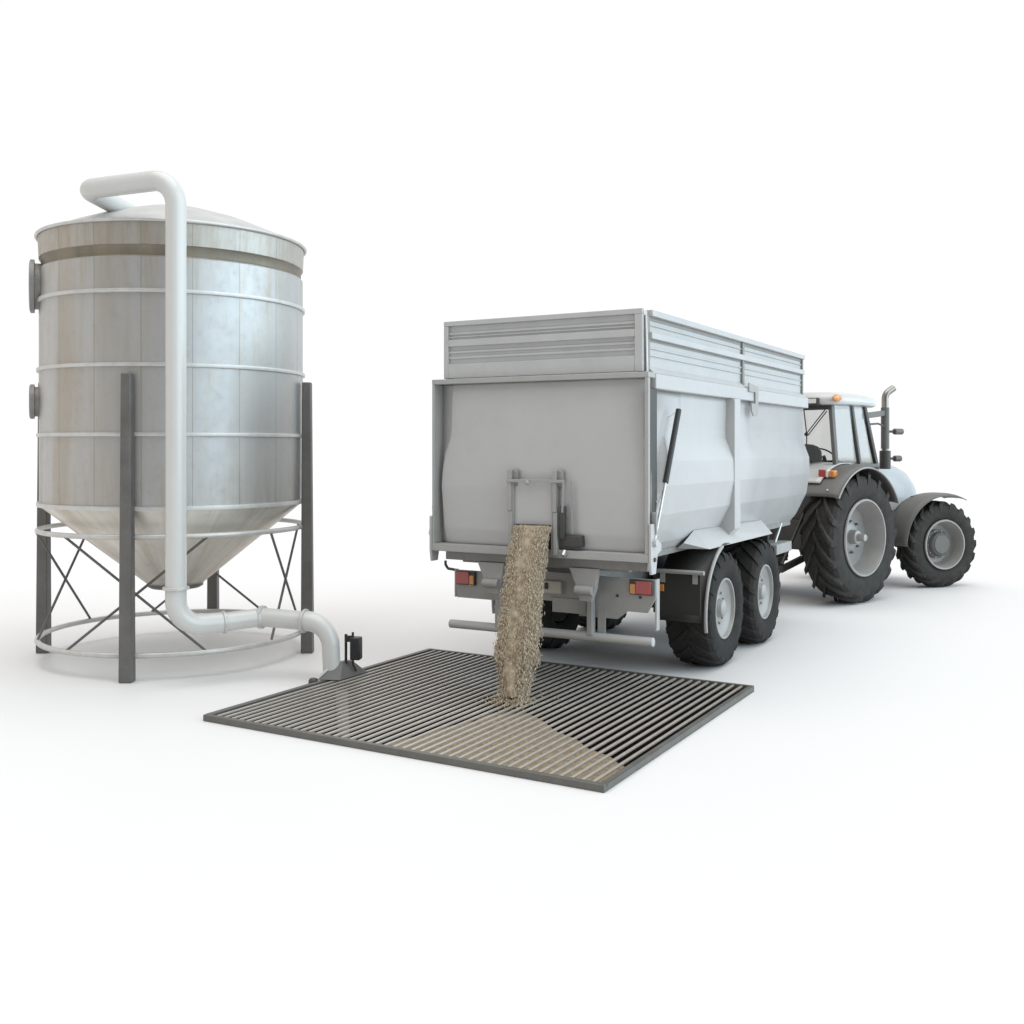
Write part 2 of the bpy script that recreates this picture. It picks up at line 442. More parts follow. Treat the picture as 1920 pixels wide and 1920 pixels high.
MB().lathe([(.30, .80), (.30, .755), (.265, .735), (.001, .735)], 48).build('outlet', M['leg'], silo)
for az in (0, 90, 180, 270):
    a = R(az); m4 = Matrix.Rotation(a, 4, 'Z'); L = MB()
    zt, rb, wb, wt = 3.03, 1.48, .13, .10
    def sec(z, w, rr): return [m4 @ Vector((rr - w / 2, -w / 2, z)), m4 @ Vector((rr + w / 2, -w / 2, z)), m4 @ Vector((rr + w / 2, w / 2, z)), m4 @ Vector((rr - w / 2, w / 2, z))]
    L.add(sec(0, wb, rb) + sec(zt, wt, rb - .005), [(3, 2, 1, 0), (4, 5, 6, 7), (0, 1, 5, 4), (1, 2, 6, 5), (2, 3, 7, 6), (3, 0, 4, 7)])
    lg = L.build('leg', M['leg'], silo, bevel=.012)
    fp = MB(); fp.box(rb - .10, rb + .10, -.10, .10, .001, .014, m4); 
    for d in (-30, 30):                    # crossed rods behind each leg, ring to ring
        a0, a1 = a + R(d), a - R(d); rr = 1.425
        MB().tube([(rr * math.cos(a0), rr * math.sin(a0), 1.40), (rr * math.cos(a1), rr * math.sin(a1), .25)], .014, 10).build('brace', M['rod'], silo)
MB().lathe(ring(1.415, 1.415, .027), 96, closed=True).build('ring_beam', M['hoop'], silo)
MB().lathe(ring(1.415, .245, .029), 96, closed=True).build('ring_beam', M['hoop'], silo)
for az, z, r in ((203, 4.02, .285), (203, 2.79, .185)):       # two hatches on the left flank
    a = R(az); t = empty('hatch', (1.325 * math.cos(a), 1.325 * math.sin(a), z), a, silo)
    MB().lathe([(r * .86, -.06), (r * .86, .12)], 40, 'X').build('neck', M['flange2'], t)
    MB().lathe([(.001, .165), (r * .9, .165), (r, .155), (r, .115), (r * .86, .112)], 40, 'X').build('lid', M['flange2'], t)

# ------------------------------------------------------------------ conveying pipe
pz = .585
PX = [(-3.225, 10.05)]
way = [(-4.02, 11.55, 4.83), (-4.29, 10.43, 4.885), (-3.225, 10.05, 4.885), (-3.225, 10.05, pz), (-2.56, 10.50, pz), (-2.02, 10.36, pz), (-1.80, 10.26, pz - .02), (-1.76, 10.22, .10)]
pipe = tag(empty('conveying_pipe', (-3.225, 10.05, 0)), 'long pale grey pipe bent from the pit up and over the silo roof', 'pipe')
org = Vector((-3.225, 10.05, 0)); PR = .0985
path = fillet([(-3.98, 11.75, 4.76), (-4.23, 10.40, 4.865), (-3.225, 10.05, 4.885), (-3.225, 10.05, .95)], [.13, .26], 14)
MB().tube([v - org for v in path], PR, 32).build('riser', M['pipe'], pipe, angle=50)
E1 = Vector((-2.83, 10.28, pz)); E2 = Vector((-2.50, 10.47, pz + .02)); E3 = Vector((-2.05, 10.36, pz))
pa = fillet([(-3.225, 10.05, .95), (-3.225, 10.05, pz), E1], [.24], 14)
MB().tube([v - org for v in pa], PR * 1.02, 32).build('elbow', M['pipe'], pipe, angle=50)
MB().tube([E1 - org, E2 - org], PR * .93, 32).build('section', M['pipe'], pipe, angle=50)
MB().tube([E2 - org, E3 - org], PR * .95, 32).build('section', M['pipe'], pipe, angle=50)
pa = fillet([E3, (-1.79, 10.30, pz - .01), (-1.765, 10.27, .03)], [.25], 14)
MB().tube([v - org for v in pa], [PR * 1.0 - .012 * i / (len(pa) - 1) for i in range(len(pa))], 32).build('elbow', M['pipe'], pipe, angle=50)
def flange(c, d, r=.118, w=.02):
    c = Vector(c) - org; d = Vector(d).normalized()
    MB().tube([c - d * w, c + d * w], r, 32).build('flange', M['flange'], pipe, bevel=.004)
flange((-3.225, 10.05, .95), (0, 0, 1), .125, .014)
flange(E1, E2 - E1, .112, .014); flange(E2, E3 - E2, .115, .02); flange(E3, E3 - E2, .118, .012)
# part of the pipe that goes down through the grating edge into the pit
dn = [Vector((-1.66, 10.20, -.06)), Vector((-1.60, 10.10, -.9))]
MB().tube([v - org for v in dn], .06, 24).build('suction_tube', M['pipe'], pipe)
# sheet-steel hood over the pipe mouth, sitting on the edge of the grating
hb = [st(7.84, -6.66, .056), st(7.93, -6.45, .056), st(8.36, -6.45, .056), st(8.36, -6.64, .056)]
ht = [st(8.07, -6.60, .20), st(8.08, -6.54, .20), st(8.23, -6.54, .19), st(8.23, -6.60, .19)]
MB().add([v - org for v in hb + ht], [(3, 2, 1, 0), (4, 5, 6, 7), (0, 1, 5, 4), (1, 2, 6, 5), (2, 3, 7, 6), (3, 0, 4, 7)]).build('hood', M['fender'], pipe, bevel=.006)
MB().bar(hb[0] - org + Vector((0, 0, .01)), ht[0] - org + Vector((0, 0, .01)), .03, .012).build('hood_edge', M['pipe'], pipe)
MB().lathe([(.001, .07), (.03, .07), (.045, .055), (.05, .004), (.001, .004)], 20, c=Vector((-1.92, 10.12, 0)) - org).build('foot', M['dark'], pipe)

# black control box on a rod
cp = st(8.18, -6.44, 0)
ctl = tag(empty('control_box', cp + Vector((-.11, 0, .19)), -R(8)), 'small black control box on a black rod beside the pipe at the grating edge', 'control box')
MB().tube([(0, 0, -1.05), (0, 0, .275)], .0135, 14).build('rod', M['black'], ctl)
MB().box(.055, .155, -.06, .05, .03, .25).build('housing', M['black'], ctl, bevel=.012)
MB().box(-.012, .07, -.012, .012, .20, .262).build('arm', M['black'], ctl, bevel=.003)
MB().tube([(.07, 0, .24), (.07, 0, .295)], .012, 12).build('knob', M['black'], ctl)
MB().tube(fillet([(.075, 0, .04), (.07, 0, -.02), (.10, .02, -.09)], .03), .010, 10).build('cable', M['black'], ctl)

# ------------------------------------------------------------------ wheels
def tyre(R_, W, rr, n, lh, lw, skew, carc=.97):
    mb = MB(); b = R_ - lh; hw = W / 2
    half = [(rr, hw * .78), (rr + (b - rr) * .10, hw * .90), (rr + (b - rr) * .35, hw * 1.0), (rr + (b - rr) * .62, hw * 1.0), (rr + (b - rr) * .84, hw * .95), (b - .012, hw * .80), (b, hw * .45), (b + .004, 0)]
    prof = half + [(r, -x) for r, x in half[::-1][1:]]
    mb.lathe([(r, x) for r, x in prof], 72, 'X')
    for sd in (-1, 1):
        for i in range(n):
            a0 = 2 * PI * (i + (.5 if sd > 0 else 0)) / n
            sec = []
            for k, (fx, top, bot) in enumerate(((-.04, R_ - .002, b - .02), (.25, R_, b - .02), (.55, R_ - .004, b - .03), (.82, R_ - .016, b - .05), (.965, R_ - .05, b - .09), (1.005, R_ - .05 - lh * 1.4, b - .02 - lh * 2.2))):
                a = a0 + skew * (fx ** .85 if fx > 0 else fx)
                wt = lw * (1 + .15 * fx); wb = wt * 1.35
                x = sd * hw * fx
                p = []
                for rad, w_ in ((bot, -wb), (top, -wt), (top, wt), (bot, wb)):
                    aa = a + w_ / 2 / R_
                    p.append(Vector((x, rad * math.cos(aa), rad * math.sin(aa))))
                sec.append(p)
            vs = [p for q in sec for p in q]; fs = [(0, 1, 2, 3), tuple(4 * (len(sec) - 1) + j for j in (3, 2, 1, 0))]
            for k in range(len(sec) - 1):
                for j in range(4):
                    fs.append((4 * k + j, 4 * k + (j + 1) % 4, 4 * k + 4 + (j + 1) % 4, 4 * k + 4 + j))
            mb.add(vs, fs)
    return mb
def wheel(parent, loc, rz, tyre_o, rim_fn, flip):
    """one wheel: an empty with tyre, rim and hub"""
    w = empty('wheel', loc, 0, parent, (0, 0, rz + (PI if flip else 0)))
    return w

# ------------------------------------------------------------------ trailer
tr = tag(empty('tipping_trailer', st(8.69, -4.715), -TH), 'big light grey twin axle tipping trailer with raised slatted boards, grain pouring from its tailgate', 'trailer')
LEN = 5.55
prof = [(2.83, 1.09), (2.66, 1.085), (2.49, 1.08), (2.40, 1.085), (2.17, 1.17), (1.945, 1.175), (1.68, 1.13), (1.40, .99), (1.29, .90)]
def hw(z):
    for (za, a), (zb, b) in zip(prof, prof[1:]):
        if za >= z >= zb: return a + (b - a) * (za - z) / (za - zb)
    return prof[-1][1]
zs = sorted(set([z for z, _ in prof] + [2.76, 2.58, 2.45, 2.32, 2.25, 2.08, 2.01, 1.88, 1.8, 1.74, 1.6, 1.52, 1.46, 1.34]), reverse=True)
def line(z): return .005 + (z - 1.514) * (.62 - .005) / (2.655 - 1.514)
for sd in (1, -1):
    rows = []
    for z in zs:
        y1 = max(line(z), .172) if z < 2.66 else .9
        fl_ = hw(z) if y1 <= .173 else min(1.075, hw(z))
        rows.append([(sd * fl_, .17, z), (sd * fl_, y1, z), (sd * hw(z), y1 + .03, z), (sd * hw(z), 2.6, z), (sd * hw(z), LEN, z)])
    w = MB().grid(rows).build('side_wall', M['trailer'], tr, angle=3.5, solid=.012)
    MB().box(min(sd * 1.075, sd * 1.16), max(sd * 1.075, sd * 1.16), .128, LEN + .02, 2.83, 2.968).build('top_rail', M['trailer'], tr, bevel=.008)
    # stiffening post with its web
    pts = [(1.19, 2.828)] + [(1.19, 1.42), (1.06, 1.30)] + [(hw(z) - .01, z) for z in zs[::-1] if z > 1.36]
    MB().prism([(sd * x, z) for x, z in pts], 2.30, 2.50).build('side_post', M['trailer'], tr, bevel=.006)
fw = MB().prism([(-hw(z), z) for z in zs] + [(hw(z), z) for z in zs[::-1]], LEN - .04, LEN + .005)
fw.build('front_wall', M['tframe'], tr)
MB().box(-.92, .92, .13, LEN, 1.25, 1.31).build('floor', M['chassis'], tr)

# upper boards
def slat_board(mb, x0, x1, z0, z1, wide):
    pass
rb = empty('rear_board', (0, 0, 0), 0, tr)
q = MB()
X = 1.065
q.box(-X, X, .03, .085, 3.503, 3.552); q.box(-X, -X + .05, .032, .084, 2.985, 3.503); q.box(X - .075, X, .032, .084, 2.985, 3.503)
q.box(-X + .05, X - .075, .034, .082, 3.30, 3.368); q.box(-X + .05, X - .075, .034, .082, 2.985, 3.128)
q.build('board_frame', M['board'], rb, bevel=.005)
q = MB(); q.box(-X + .05, X - .075, .066, .076, 3.128, 3.503)
for z in (3.43, 3.245, 3.19): q.box(-X + .05, X - .075, .050, .066, z - .011, z + .011)
q.box(-X + .05, X - .075, .052, .066, 3.39, 3.402)
q.build('board_panel', M['board'], rb, bevel=.003)
for sd in (1, -1):
    sb = empty('side_board', (0, 0, 0), 0, tr)
    def bx(mb, a, b, y0, y1, z0, z1): mb.box(min(sd * a, sd * b), max(sd * a, sd * b), y0, y1, z0, z1)
    q = MB()
    for y0, y1 in ((.16, 2.86), (2.94, LEN - .06)):
        bx(q, 1.06, 1.075, y0, y1, 2.97, 3.50)
        bx(q, 1.075, 1.088, y0, y1, 3.405, 3.418); bx(q, 1.075, 1.088, y0, y1, 3.195, 3.21); bx(q, 1.075, 1.088, y0, y1, 3.13, 3.145)
    q.build('board_panel', M['board'], sb, bevel=.003)
    q = MB()
    bx(q, 1.055, 1.122, .14, LEN, 3.488, 3.545); bx(q, 1.076, 1.118, .14, LEN, 3.285, 3.345)
    q.prism([(sd * 1.076, 3.03), (sd * 1.076, 2.972), (sd * 1.14, 2.972)], .14, LEN)
    q.build('board_rail', M['board'], sb, bevel=.005)
    for a_, b__, y0, y1, z0, z1 in ((1.058, 1.10, 2.865, 2.935, 2.98, 3.486), (1.058, 1.10, LEN - .055, LEN - .005, 2.98, 3.486), (1.058, 1.09, .10, .158, 2.975, 3.50)):
        q = MB(); bx(q, a_, b__, y0, y1, z0, z1); q.build('board_post', M['chassis'], sb, bevel=.005)
    q = MB(); bx(q, 1.0755, 1.081, .16, LEN - .06, 3.452, 3.487); bx(q, 1.0755, 1.081, .16, LEN - .06, 3.262, 3.284); q.build('board_shade_strip', M['chassis'], sb)  # dark strips added as the shade lines under the board rails
    q = MB()
    pts = [(2.86, 3.03), (3.18, 3.0), (3.22, 2.95), (3.20, 2.74), (3.15, 2.66), (3.02, 2.66), (2.96, 2.72), (2.95, 2.80), (3.10, 2.80), (3.10, 2.93), (2.86, 2.93)]
    q.prism([(y, z) for y, z in pts], sd * 1.162, sd * 1.178, 'YZ'); q.build('board_hook', M['tframe'], sb, bevel=.003)
MB().bar((1.098, .07, 2.98), (1.085, .075, 3.53), .012).build('corner_rod', M['white'], tr)
for x in (1.0, -1.055): MB().box(x, x + .055, .09, .13, 2.975, 3.50).build('corner_post', M['chassis'], tr)
MB().box(-1.05, 1.05, LEN - .05, LEN - .008, 2.98, 3.54).build('front_board', M['board'], tr, bevel=.005)

# tailgate
tg = empty('tailgate', (0, 0, 0), 0, tr)
q = MB()
q.box(-1.155, 1.155, -.045, .12, 2.925, 2.974); q.box(-1.155, 1.155, -.045, .12, 1.275, 1.35)
q.box(-1.155, -1.128, -.043, .12, 1.35, 2.925); q.box(1.118, 1.155, -.043, -.002, 1.35, 2.925)
q.build('gate_frame', M['gate'], tg, bevel=.005)
def inn(z):
    P_ = [(2.93, 1.0), (2.50, 1.0), (2.40, 1.01), (2.22, 1.075), (2.05, 1.10), (1.90, 1.105), (1.35, 1.075)]
    for (za, a), (zb, b) in zip(P_, P_[1:]):
        if za >= z >= zb: return a + (b - a) * (za - z) / (za - zb)
    return P_[-1][1]
def gy(z):
    P_ = [(2.93, .055), (2.85, .035), (2.2, .012), (1.92, .0), (1.5, .018), (1.35, .05)]
    for (za, a), (zb, b) in zip(P_, P_[1:]):
        if za >= z >= zb: return a + (b - a) * (za - z) / (za - zb)
    return .05
rows = []
for i in range(81):
    z = 2.926 - (2.926 - 1.35) * i / 80
    w_ = inn(z); y = gy(z)
    rows.append([(-1.13, .115, z), (-w_ - .012, .112, z), (-w_ + .03, y + .018, z), (-w_ + .10, y + .004, z), (-w_ + .3, y, z), (0, y - .002, z), (w_ - .3, y, z), (w_ - .12, y + .003, z), (w_ - .02, y + .014, z), (w_ + .05, y + .032, z), (1.12, y + .036, z)])
MB().grid(rows).build('gate_panel', M['trailer'], tg, angle=30, solid=.006)
for sd in (1, -1):
    MB().box(min(sd * 1.122, sd * 1.142), max(sd * 1.122, sd * 1.142), .0 if sd > 0 else .122, .19, 1.52, 2.829).build('corner_shade_strip', M['dark'], tr)  # dark strip stands in for the shade in the recess beside the gate
# grain chute on the tailgate
ch = empty('chute', (0, 0, 0), 0, tr)
for x in (-.245, .235):
    MB().box(x - .022, x + .022, -.085, -.035, 1.70, 2.09).box(x - .016, x + .026, -.08, -.03, 1.30, 1.699).build('slide_rail', M['tframe'], ch, bevel=.005)
    MB().box(x + .0, x + .075, -.06, .03, 1.93, 2.09).build('slide_bracket', M['chassis'], ch, bevel=.02)
MB().box(-.27, .34, -.098, -.072, 1.972, 2.002).build('lift_bar', M['tframe'], ch, bevel=.004)
MB().ball((-.04, -.105, 1.97), .024).build('lift_eye', M['tframe'], ch)
MB().box(-.215, .205, -.045, -.03, 1.575, 1.97).build('gate_plate', M['trailer'], ch, bevel=.004)
for x in (-.222, .197): MB().box(x, x + .016, -.07, .0, 1.30, 1.97).build('side_plate', M['tframe'], ch)
MB().box(-.21, .20, -.028, .05, 1.36, 1.574).build('opening', M['dark'], ch)
MB().bar((.335, -.085, 1.98), (.32, -.075, 1.70), .02, .02).bar((.395, -.05, 1.98), (.40, -.03, 1.5), .014, .014).build('lever', M['tframe'], ch)
MB().bar((.318, -.06, 1.76), (.312, -.06, 1.45), .055, .05).box(.29, .50, -.06, .03, 1.38, 1.49).build('lever_block', M['dark'], ch, bevel=.012)
MB().tube([(.33, -.09, 1.30), (.33, -.05, 1.34)], .024, 14).build('lever_knob', M['steel'], ch)
# hydraulic rams beside the tailgate, one each side
for sd in (1, -1):
    hr = empty('gate_ram', (0, 0, 0), 0, tr)
    a, b_, c_ = Vector((sd * 1.185, .625, 2.655)), Vector((sd * 1.185, .29, 1.98)), Vector((sd * 1.185, .02, 1.45))
    MB().tube([a, b_], .027, 16).build('cylinder', M['black'], hr)
    MB().tube([b_, c_], .012, 12).build('piston', M['steel'], hr)
    q = MB().prism([(-.05, 1.62), (.03, 1.62), (.05, 1.50), (.20, 1.43), (.20, 1.37), (.11, 1.34), (.07, 1.17), (-.03, 1.17), (-.05, 1.28)], sd * 1.158, sd * 1.182, 'YZ')
    q.build('lock_bracket', M['trailer'], tr, bevel=.004)
    MB().tube([(sd * 1.15, .02, 1.45), (sd * 1.215, .02, 1.45)], .035, 16).build('pivot', M['steel'], tr); MB().tube([(sd * 1.15, .03, 1.30), (sd * 1.195, .03, 1.30)], .02, 12).build('pivot', M['dark'], tr)
    MB().bar((sd * 1.18, .04, 1.72), (sd * 1.17, .06, 1.50), .05, .03).build('lock_arm', M['tframe'], tr, bevel=.005)
# wheel covers folded out of the lower side wall
for sd in (1, -1):
    P_ = [(1.02, 1.20, 1.35), (1.03, 1.45, 1.456), (1.19, 1.47, 1.275), (1.19, 3.73, 1.272), (1.01, 3.87, 1.417), (.93, 1.25, 1.29), (.93, 3.85, 1.29)]
    vs = [(sd * x, y, z) for x, y, z in P_]
    MB().add(vs, [(0, 1, 2), (1, 2, 3, 4), (0, 2, 5), (2, 3, 6, 5), (3, 4, 6)]).build('wheel_cover', M['trailer'], tr, solid=.008, smooth=False)
# underframe
q = MB()
for x in (-.42, .42): q.box(x - .06, x + .06, .15, 5.2, .92, 1.16)
q.box(-.9, .9, .12, .20, 1.16, 1.24); q.box(-.36, .36, 4.9, 5.1, .92, 1.12); q.box(-.36, .36, 2.0, 2.15, .95, 1.1)
q.build('chassis', M['chassis'], tr, bevel=.008)
MB().box(-1.06, 1.10, .06, .128, 1.185, 1.272).build('rear_sill', M['chassis'], tr, bevel=.006)
for x in (-.50, .50):
    q = MB().prism([(x - .17, 1.184), (x + .13, 1.184), (x + .10, 1.0), (x + .06, .88), (x - .06, .88), (x - .10, 1.02)], .03, .09)
    q.build('hinge_bracket', M['tframe'], tr, bevel=.006)
    MB().tube([(x - .09, .02, .985), (x + .08, .02, .985)], .045, 18).build('hinge_pin', M['tframe'], tr)
MB().tube([(-.75, 2.0, .61), (.75, 2.0, .61)], .06, 16).tube([(-.75, 3.45, .61), (.75, 3.45, .61)], .06, 16).build('axle', M['dark'], tr)
q = MB()
for x in (-.5, .5): q.prism([(1.5, .92), (1.55, .75), (2.0, .66), (2.72, .74), (3.45, .66), (3.9, .75), (3.95, .92)], x - .04, x + .04, 'YZ')
q.build('spring', M['dark'], tr)
# light beam
q = MB()
q.prism([(-1.09, 1.06), (-.32, 1.06), (-.32, .78), (-1.06, .78)], .265, .285)
q.prism([(.32, 1.09), (1.10, 1.09), (1.10, .92), (1.02, .78), (.82, .78), (.72, .70), (.32, .70)], .265, .285)
q.box(-.319, .319, .267, .284, .82, 1.10)
q.box(.04, .40, .25, .264, .72, .86)
q.build('light_beam', M['tframe'], tr, bevel=.004)
MB().box(1.085, 1.10, .286, .36, .62, 1.09).build('beam_end', M['gate'], tr); MB().box(-1.10, -1.085, .286, .34, .78, 1.06).build('beam_end', M['gate'], tr)
for x0, zc in ((-1.045, .985), (.86, 1.015)):
    tl = empty('tail_light', (0, 0, 0), 0, tr)
    d = 1 if x0 > 0 else -1
    MB().box(x0 - .01, x0 + .22, .235, .2645, zc - .07, zc + .07).build('lamp_housing', M['dark'], tl, bevel=.006)
    xa, xb = (x0 + .055, x0 + .21) if d > 0 else (x0, x0 + .155)
    MB().box(xa, xb, .222, .234, zc - .062, zc + .062).build('red_lens', M['red'], tl, bevel=.006)
    xa, xb = (x0, x0 + .053) if d > 0 else (x0 + .157, x0 + .21)
    MB().box(xa, xb, .223, .234, zc - .062, zc + .03).build('amber_lens', M['amber'], tl, bevel=.005)
MB().box(-.055, .15, .22, .2655, .895, 1.02).build('plate_box', M['plate'], tr, bevel=.012)
MB().box(-.02, .012, .205, .219, .94, 1.0).build('plate_lamp', M['black'], tr, bevel=.004)
for x in (-.62, -.9, .30, .72, .95): 
    MB().tube([(x, .255, .92 if abs(x) > .5 else 1.05), (x, .264, .92 if abs(x) > .5 else 1.05)], .014, 10).build('bolt', M['dark'] if x > 0 else M['steel'], tr)
for x in (-.50, .50):
    MB().box(x - .055, x + .0, .17, .25, .54, .90).build('bumper_post', M['tframe'], tr, bevel=.006)
    MB().box(x + .02, x + .10, .256, .264, .50, .78).build('bumper_stay', M['tframe'], tr)
MB().tube([(-1.11, .225, .515), (1.095, .225, .525)], .043, 20).build('bumper_bar', M['board'], tr, bevel=.006)
MB().tube(fillet([(-1.08, .30, 1.05), (-1.19, .30, 1.06), (-1.22, .30, 1.10), (-1.22, .30, 1.14)], .02), .014, 10).build('marker_arm', M['dark'], tr)
# mudguard: bar, flap, edge hoop (right side in view; left alike)
for sd in (1, -1):
    mg = empty('mudguard', (0, 0, 0), 0, tr)
    MB().tube([(sd * .63, 1.16, 1.065), (sd * 1.245, 1.16, 1.065)], .022, 14).build('guard_bar', M['tframe'], mg)
    MB().box(min(sd * .70, sd * 1.20), max(sd * .70, sd * 1.20), 1.185, 1.20, .64, 1.05).build('flap', M['flap'], mg, bevel=.003)
    for x in (.78, 1.12): MB().box(min(sd * x, sd * (x + .05)), max(sd * x, sd * (x + .05)), 1.172, 1.184, .95, 1.08).build('flap_clip', M['tframe'], mg)
    MB().box(min(sd * .74, sd * .82), max(sd * .74, sd * .82), 1.165, 1.183, .86, .93).build('reflector', M['amber'], mg, bevel=.003)
    q = MB(); pts = []
    for k in range(15):
        a = R(108 + 84 * k / 14); pts.append((sd * 1.225, 2.0 + .74 * math.cos(a), .61 + .70 * math.sin(a)))
    q.tube(pts, .018, 10); q.build('guard_hoop', M['tframe'], mg)
    rows = []
    for k in range(20):
        a = R(85 + 100 * k / 19); rows.append([(sd * .70, 2.0 + .72 * math.cos(a), .61 + .68 * math.sin(a)), (sd * 1.215, 2.0 + .72 * math.cos(a), .61 + .68 * math.sin(a))])
    MB().grid(rows).build('guard_sheet', M['dark'], mg, solid=.008)
# drawbar
q = MB().bar((-.35, 4.9, .98), (.10, 6.55, .66), .12, .16).bar((.35, 4.9, .98), (.16, 6.55, .66), .12, .16).box(-.1, .36, 6.4, 6.62, .56, .72)
q.build('drawbar', M['chassis'], tr, bevel=.008)
MB().tube([(.14, 6.6, .62), (.15, 6.85, .6)], .05, 16).build('hitch_eye', M['dark'], tr)
MB().box(.55, 1.02, 4.55, 5.25, .93, 1.06).build('step_plate', M['tframe'], tr, bevel=.01)
MB().bar((.75, 5.0, 1.25), (.75, 4.9, .55), .07, .07).bar((.75, 4.9, .56), (.66, 5.3, .36), .08, .05).build('parking_leg', M['dark'], tr)
MB().tube([(.92, 5.1, 1.3), (.86, 4.95, 1.0)], .02, 12).build('hose_pipe', M['steel'], tr)
MB().box(-.55, .55, 4.3, 4.6, .6, 1.2).box(-.5, .5, 2.2, 3.2, 1.0, 1.23).build('tank', M['dark'], tr, bevel=.03)
# wheels
def lrim(prof, n=48): return MB().lathe(prof, n, 'X')
TW, TR_ = .50, .612
ty = tyre(TR_, TW, .315, 19, .022, .058, .42).build('tyre', M['rubber'], None, angle=30)
wh = None
for (x, y, fl_) in ((.965, 2.0, 0), (.965, 3.47, 0), (-.965, 2.0, 1), (-.965, 3.47, 1)):
    w = empty('wheel', (x, y, TR_ - .006), 0, tr, (R(13 * y), 0, PI if fl_ else 0))
    if wh is None:
        ty.parent = w
        MB().lathe([(.30, -.20), (.30, .10), (.325, .205), (.318, .222), (.300, .222), (.290, .185), (.235, .15), (.15, .135), (.10, .15), (.085, .20), (.06, .215), (.001, .215)], 48, 'X').build('rim', M['rim'], w, angle=40)
        q = MB()
        for k in range(10):
            a = 2 * PI * k / 10; q.tube([(.13, .165 * math.cos(a), .165 * math.sin(a)), (.158, .165 * math.cos(a), .165 * math.sin(a))], .014, 6)
        q.build('wheel_nut', M['rim'], w); wh = w
    else:
        for c2 in list(wh.children): dup(c2, w)

# ------------------------------------------------------------------ tractor
T2 = R(48.5)
U2 = Vector((math.sin(T2), math.cos(T2), 0)); V2 = Vector((math.cos(T2), -math.sin(T2), 0))
tc_ = U2 * 14.106 + V2 * -9.28
tt = tag(empty('farm_tractor', tc_, -T2), 'white and grey farm tractor hitched to the trailer, front wheels turned right', 'tractor')
RZ, RR = .975, .975
ty = tyre(RR, .54, .55, 18, .06, .068, .50).build('tyre', M['ttyre'], None, angle=30)
w0 = None
for sd in (1, -1):
    w = empty('rear_wheel', (sd * .925, 0, RZ - .004), 0, tt, (R(5), 0, 0 if sd > 0 else PI))
    if w0 is None:
        ty.parent = w; w0 = w
        MB().lathe([(.52, -.2), (.545, .235), (.568, .262), (.575, .255), (.565, .275), (.545, .275), (.525, .22), (.50, .06), (.47, -.02), (.30, -.03), (.20, .02), (.17, .035), (.001, .035)], 56, 'X').build('rim', M['rim'], w, angle=40)
        MB().lathe([(.11, .03), (.10, .14), (.06, .15), (.05, .26), (.001, .265)], 32, 'X').build('hub', M['rim'], w)
        q = MB()
        for k in range(8):
            a = 2 * PI * k / 8; q.tube([(.0, .235 * math.cos(a), .235 * math.sin(a)), (.05, .235 * math.cos(a), .235 * math.sin(a))], .02, 6)
        q.tube([(.15, .06, .0), (.165, .06, 0)], .035, 12)
        q.build('wheel_nut', M['hub'], w)
    else:
        for c2 in list(w0.children): dup(c2, w)
FR = .712
ty = tyre(FR, .42, .40, 19, .045, .052, .50).build('tyre', M['ttyre'], None, angle=30)
w0 = None; ST = R(21)
for sd in (1, -1):
    cx_ = sd * .93 + (.0 if sd > 0 else 0)
    w = empty('front_wheel', (cx_, 2.66, FR - .004), 0, tt, (R(3), 0, (0 if sd > 0 else PI) - ST))
    if w0 is None:
        ty.parent = w; w0 = w
        MB().lathe([(.37, -.15), (.39, .18), (.412, .205), (.405, .222), (.385, .222), (.365, .17), (.35, .03), (.31, -.01), (.22, -.015), (.21, .03), (.001, .03)], 56, 'X').build('rim', M['rim'], w, angle=40)
        MB().lathe([(.235, .0), (.235, .05), (.20, .055), (.185, .12), (.155, .14), (.15, .15), (.001, .152)], 40, 'X').build('hub', M['hub'], w)
        q = MB()
        for k in range(10):
            a = 2 * PI * k / 10; q.tube([(.05, .218 * math.cos(a), .218 * math.sin(a)), (.068, .218 * math.cos(a), .218 * math.sin(a))], .013, 6)
        q.build('wheel_nut', M['rim'], w)
    else:
        for c2 in list(w0.children): dup(c2, w)
    # front fender turns with the wheel
    rot = Matrix.Translation((cx_, 2.66, FR)) @ Matrix.Rotation(-ST, 4, 'Z')
    rows = []
    for k in range(25):
        a = R(60 + 120 * k / 24); rad = .84 + .07 * max(0, math.cos(a)) * 1.0
        row = []
        for j in range(7):
            f_ = j / 6; x = (-.27 + .52 * f_) * (1 if sd > 0 else -1)
            dr = -.035 * max(0, (f_ - .7) / .3) ** 1.5 - .02 * max(0, (.2 - f_) / .2)
            row.append(rot @ Vector((x, (rad + dr) * math.cos(a), (rad + dr) * math.sin(a) - .01)))
        rows.append(row)
    MB().grid(rows).build('front_fender', M['fender'], tt, solid=.014, angle=60)
    MB().bar(rot @ Vector((-sd * .2, -.2, .1)), rot @ Vector((-sd * .2, -.3, .78)), .05, .05).build('fender_stay', M['dark'], tt)
